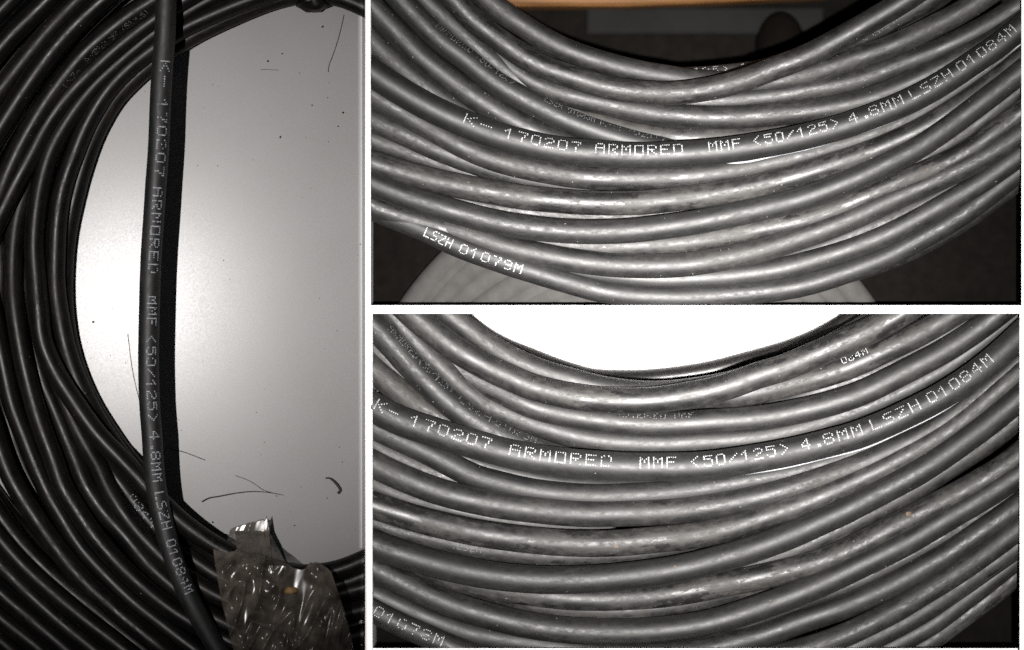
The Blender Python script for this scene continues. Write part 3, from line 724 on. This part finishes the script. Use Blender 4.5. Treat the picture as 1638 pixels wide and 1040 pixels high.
for j in range(NV):
    for i in range(NU): faces.append((j*n+i, (j+1)*n+i, (j+1)*n+i+1, j*n+i+1))
tp = mesh_obj('packing_tape', V, faces, 'tape')
sol = tp.modifiers.new('thickness', 'SOLIDIFY'); sol.thickness = 0.7 * S
tag(tp, 'wrinkled shiny brown packing tape wrapped round the left coil, torn at its upper edge', 'tape')
def blob(name, x, y, z, rx, ry, rz, mat, seed):
    V, faces = [], []
    nu, nv = 16, 8
    for i in range(nv + 1):
        th = math.pi * i / nv
        for k in range(nu):
            ph = 2 * math.pi * k / nu
            d = Vector((math.sin(th)*math.cos(ph), math.sin(th)*math.sin(ph), math.cos(th)))
            g = 1 + 0.35 * noise.noise(d * 1.7 + Vector((seed, 0, 0)))
            V.append(W(x + d.x*rx*g, y + d.y*ry*g, z + d.z*rz*g))
    for i in range(nv):
        for k in range(nu): faces.append((i*nu+k, (i+1)*nu+k, (i+1)*nu+(k+1) % nu, i*nu+(k+1) % nu))
    return mesh_obj(name, V, faces, mat)
tag(blob('glue_blob', 467, 942, 118, 12, 6.5, 5, 'glue', 3), 'small amber blob of glue on the brown tape', 'glue')
# dark tie at the top of the opening
tie = blob('cable_tie', 500, 2, 44, 27, 17.5, 20, 'jacket_dark', 12); tag(tie, 'black tie bulging from the coil above the grey opening', 'cable tie')
# shaving, hairs
def fibre(name, pts, r, mat, label, cat, group=None):
    P3 = [(x, y, tilt(x) + h) for x, y, h in pts]
    o = tube(name, P3, r, mat, None, None, 6, 3.0, 0.8, len(pts))[0]
    return tag(o, label, cat, group)
fibre('shaving', [(520,766,1),(526,766,5),(533,771,8),(540,779,6),(543.5,785,4),(540,790,1.5)], (1.2,2.3), 'shaving', 'curled brown cable shaving lying right on the grey table', 'shaving')
H = 'dark hairs on the grey table'
fibre('hair', [(321,804,1),(330,799,1),(350,795,1),(375,790,1),(400,787,1),(425,788,1),(452,793,1)], (1.2,0.45), 'hair', 'thick dark hair curving above the torn tape flap', 'hair', H)
fibre('hair', [(373,761,1),(392,768,1),(405,775,1),(418,784,1),(436,790,1)], 0.4, 'hair', 'faint short hair crossing just above the thick dark hair', 'hair', H)
fibre('hair', [(200,534,1),(204,565,1),(208,590,1),(214,618,1),(221,646,1)], 0.5, 'hair', 'long thin hair left of the loose printed strand', 'hair', H)
fibre('hair', [(550,22,1),(546,40,1),(540,62,1),(531,88,1),(525,104,1),(524,114,1)], 0.5, 'hair', 'thin hair hanging below the black tie at upper right of the grey table', 'hair', H)
fibre('hair', [(268,719,1),(290,724,1),(308,730,1),(326,737,1)], 0.6, 'hair', 'short hair sticking out to the right of the loose strand', 'hair', H)
fibre('hair', [(296,826,1),(315,836,1),(335,846,1),(352,853,1),(366,858,1)], 0.5, 'hair', 'hair between the coil and the left side of the tape flap', 'hair', H)
fibre('hair', [(416,110,1),(428,109.5,1),(444,110.5,1)], 0.35, 'hair', 'very short pale scratch-like hair high on the grey table', 'hair', H)
# crumbs on the table
rng = random.Random(4); V, faces = [], []
spots = [(145,515,2.2),(118,524,1.4),(427,96,1.6),(450,84,1.2),(548,179,2),(540,201,1.4),(447,218,1.6),(515,41,2.4),(338,837,1.6),(498,167,1.2),(470,842,1.4)]
for _ in range(75):
    x, y = rng.uniform(120, 580), rng.uniform(60, 880)
    spots.append((x, y, rng.uniform(0.4, 0.95)))
for x, y, g in spots:
    b0 = len(V); w = rng.uniform(0.7, 1.5); a0 = rng.uniform(0, 3)
    for k in range(6):
        a = k * math.pi / 3
        dx, dy = g*w*math.cos(a), g*math.sin(a)
        V.append(W(x + dx*math.cos(a0) - dy*math.sin(a0), y + dx*math.sin(a0) + dy*math.cos(a0), tilt(x) + 0.15))
    V.append(W(x, y, tilt(x) + g * 0.8))
    for k in range(6): faces.append((b0+(k+1) % 6, b0+k, b0+6))
tag(mesh_obj('crumbs', V, faces, 'hair', None, False), 'scattered dark specks of dirt on the grey tabletop', 'dirt', kind='stuff')
